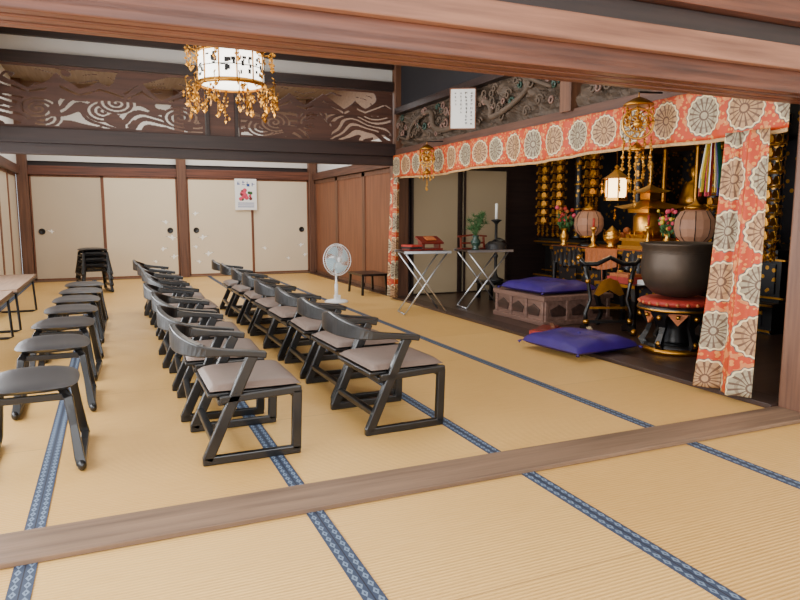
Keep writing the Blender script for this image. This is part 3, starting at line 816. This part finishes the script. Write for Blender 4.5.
b=MB('incense_burner'); b.lathe([(.05,0),(.06,.02),(.04,.04),(.09,.09),(.095,.13),(.07,.16),(.08,.17),(.05,.2),(.02,.23),(.001,.25)],(0,0,0),M_golds,20)
for sg in(-1,1): b.tube([(0,sg*.09,.1),(0,sg*.14,.14),(0,sg*.12,.2)],.01,M_golds,6)
b.build((5.14,5.87,TZ))
for (x,y) in ((5.40,5.08),(5.42,5.95)):
    b=MB('fruit_offering'); b.lathe([(.05,0),(.03,.02),(.02,.06),(.09,.09),(.10,.11)],(0,0,0),M_golds,16)
    for (dx,dy,dz) in ((.035,.03,.13),(-.035,.03,.13),(0,-.04,.13),(0,0,.19)): b.ball((dx,dy,dz),.04,M_orange if x>5.41 else M_red,10)
    b.build((x,y,TZ))
b=MB('golden_pagoda')
def sq(b,w,z0,z1,m): b.bb(-w,w,-w,w,z0,z1,m)
def roof(b,z,w,h,m):
    K=6; vs=[]
    for k in range(K+1):
        t=k/K; a=w*(1-t)**1.25*.93+.07*w; zz=z+h*t**1.1
        for i in range(16):
            side=i//4; q=(i%4)/4*2-1
            p=[(a*q,-a),(a,a*q),(-a*q,a),(-a,-a*q)][side]
            vs.append((p[0],p[1],zz+abs(q)**3*.25*h*(1-t)**2))
    fs=[(k*16+i,k*16+(i+1)%16,(k+1)*16+(i+1)%16,(k+1)*16+i) for k in range(K) for i in range(16)]
    fs.append(tuple(range(16))[::-1]); fs.append(tuple(K*16+i for i in range(16)))
    b.add(vs,fs,m)
sq(b,.22,0,.04,M_golds); sq(b,.19,.04,.09,M_gold); sq(b,.21,.09,.12,M_golds); sq(b,.16,.12,.16,M_gold)
b.lathe([(.15,.16),(.16,.2),(.16,.34),(.12,.40)],(0,0,0),M_golds,20)
for i in range(12):
    a=2*PI*i/12; b.tube([(.19*math.cos(a),.19*math.sin(a),.12),(.19*math.cos(a),.19*math.sin(a),.2)],.006,M_gold,5)
sq(b,.15,.39,.43,M_gold); roof(b,.43,.26,.12,M_golds)
sq(b,.07,.53,.60,M_gold); roof(b,.60,.15,.09,M_golds)
b.lathe([(.02,.68),(.015,.7)]+[(.03 if k%2 else .012,.71+.018*k) for k in range(10)]+[(.02,.9),(.001,.94)],(0,0,0),M_golds,12)
for sx in(-1,1):
    for sy in(-1,1): strand(b,sx*.25,sy*.25,.44,.33,M_gold,random.Random(3),.03,.005)
b.build((5.31,5.50,TZ))
b=MB('lit_hanging_lantern')
b.lathe([(.09,-.1),(.11,-.08),(.11,.08),(.09,.1)],(0,0,0),M_lampw,6,smooth=False)
b.lathe([(.16,.1),(.12,.12),(.05,.17),(.02,.2),(.03,.22),(.001,.25)],(0,0,0),M_gold,6,smooth=False); b.lathe([(.13,-.13),(.13,-.1),(.1,-.1)],(0,0,0),M_gold,6,smooth=False)
for i in range(6):
    a=2*PI*i/6; c,s=math.cos(a)*.115,math.sin(a)*.115; b.tube([(c,s,-.12),(c,s,.11)],.008,M_gold,5); strand(b,c*1.35,s*1.35,.1,-.02,M_golds,random.Random(i),.03,.005)
b.tube([(0,0,.24),(0,0,1.34)],.005,M_gold,5)
b.build((4.95,5.62,1.405))
def silk(name,loc,hs):
    b=MB(name)
    b.lathe([(.13,0),(.13,.02),(.05,.05),(.015,.07),(.015,hs)],(0,0,0),M_black,16)
    z=hs
    b.lathe([(.09,z+.02),(.15,z+.08),(.17,z+.15),(.165,z+.23),(.12,z+.30),(.07,z+.32)],(0,0,0),M_shade,16,smooth=False)
    b.lathe([(.10,z),(.10,z+.025),(.02,z+.025)],(0,0,0),M_gold,16); b.lathe([(.08,z+.315),(.10,z+.34),(.03,z+.37),(.001,z+.42)],(0,0,0),M_gold,16)
    for i in range(8):
        a=2*PI*i/8; c,s2=math.cos(a),math.sin(a)
        b.tube([(.09*c,.09*s2,z+.02),(.153*c,.153*s2,z+.08),(.173*c,.173*s2,z+.15),(.168*c,.168*s2,z+.23),(.12*c,.12*s2,z+.305)],.004,M_black,4)
    b.build(loc)
silk('round_silk_lantern',(4.76,4.38,.012),.84)
silk('round_silk_lantern',(5.18,6.32,TZ),.10)
b=MB('five_colour_streamers')
cols=[M_pl,M_yel,M_red,M_gr2,M_white,M_purple,M_gr2,M_yel,M_pink]
for i in range(14):
    a=i*.9; c,s=.05*math.cos(a),.08*math.sin(a); m=cols[i%len(cols)]
    b.bar([(c*.4,s*.4,.35),(c*.6,s*.6,.2),(c,s,.0),(c*1.1,s*1.05,-.1-.03*(i%3))],.026,.008,m,up=(0,1,0))
b.lathe([(.04,.33),(.05,.35),(.04,.37)],(0,0,0),M_gold,12); b.tube([(0,0,.36),(0,0,1.33)],.004,M_gold,5)
b.build((4.05,3.60,1.42))
b=MB('lacquer_side_desk')
b.bb(-.28,.28,-.19,.19,.42,.45,M_black); b.bb(-.285,.285,-.195,-.19,.42,.45,M_gold)
for sx in(-1,1):
    for sy in(-1,1): b.sweep([(sx*.24,sy*.15,.42),(sx*.27,sy*.17,.3),(sx*.23,sy*.14,.12),(sx*.26,sy*.17,0)],[cs(.06,.05),cs(.05,.04),cs(.03,.03),cs(.05,.04)],M_black,up=(0,1,0))
b.box((0,-.05,.48),(.3,.2,.06),M_red); b.box((0,-.05,.525),(.26,.17,.03),M_orange); b.box((.2,.05,.47),(.12,.18,.04),M_paper)
b.lathe([(.04,.45),(.05,.5),(.03,.55)],(-.22,.08,0),M_golds,14)
b.build((4.68,5.07,.012),-PI/2)
b=MB('wooden_fish_drum')
b.lathe([(.1,0),(.14,.02),(.13,.07),(.05,.08)],(0,0,0),M_orange,20); b.ball((0,0,.19),.13,M_rlac,20,(1,1.1,.9)); b.box((-.12,0,.15),(.04,.22,.012),M_ink)
b.bar([(-.02,.0,.28),(0,.08,.33),(0,.16,.28)],.04,.03,M_rlac)
b.build((5.15,4.30,.30))
b=MB('drum_stand'); b.bb(-.18,.18,-.18,.18,.26,.286,M_black)
for sx in(-.15,.15):
    for sy in(-.15,.15): b.bb(sx-.015,sx+.015,sy-.015,sy+.015,0,.26,M_black)
b.build((5.15,4.30,.012))

# ---------------------------------------------------------------- lights
def area(name,loc,rot,sx,sy,p,col=(1,1,1)):
    l=bpy.data.lights.new(name,'AREA'); l.shape='RECTANGLE'; l.size=sx; l.size_y=sy; l.energy=p; l.color=col
    o=bpy.data.objects.new(name,l); bpy.context.scene.collection.objects.link(o); o.location=loc; o.rotation_euler=rot; return o
def point(name,loc,p,col,r=.1):
    l=bpy.data.lights.new(name,'POINT'); l.energy=p; l.color=col; l.shadow_soft_size=r
    o=bpy.data.objects.new(name,l); bpy.context.scene.collection.objects.link(o); o.location=loc
area('daylight_left',(XL-.5,4.0,1.2),(0,-PI/2,0),2.0,11,950,(.97,.99,1))
area('daylight_front',(1.2,YN-.3,1.9),(PI/2,0,0),5,2.6,260,(.96,.98,1))
area('ceiling_fill_hall',(1.1,5.4,ZC-.06),(0,0,0),3.4,3.4,90,(1,.98,.96))  # added soft fill under the hall ceiling, no real fixture
area('ceiling_fill_near',(1.1,.3,ZC-.06),(0,0,0),3,3,50,(1,.98,.96))  # added overhead fill for the near zone, not an actual lamp
area('ceiling_fill_back',(1.1,10.5,ZC-.06),(0,0,0),3.4,2.6,150,(1,.99,.97))  # added fill that brightens the back room walls, no lamp there
area('altar_fill',(4.9,5.6,2.7),(0,0,0),2.0,4.5,24,(1,.87,.66))  # added warm overhead fill for the altar, without a fixture
point('lantern_glow',(4.8,5.6,1.15),4,(1,.75,.45))
point('chandelier_glow',(1.02,6.0,1.95),6,(1,.93,.8),.2)
w=bpy.data.worlds.new('sky'); bpy.context.scene.world=w; w.use_nodes=True
bg=w.node_tree.nodes['Background']; bg.inputs[0].default_value=(.9,.95,1,1); bg.inputs[1].default_value=1.3
# camera
c=bpy.data.cameras.new('camera'); co=bpy.data.objects.new('camera',c); bpy.context.scene.collection.objects.link(co)
co.location=(0,0,1.12); co.rotation_euler=(math.radians(90-7.3),0,math.radians(-23.5)); c.lens=29.75; c.sensor_width=36; c.clip_start=.02
bpy.context.scene.camera=co
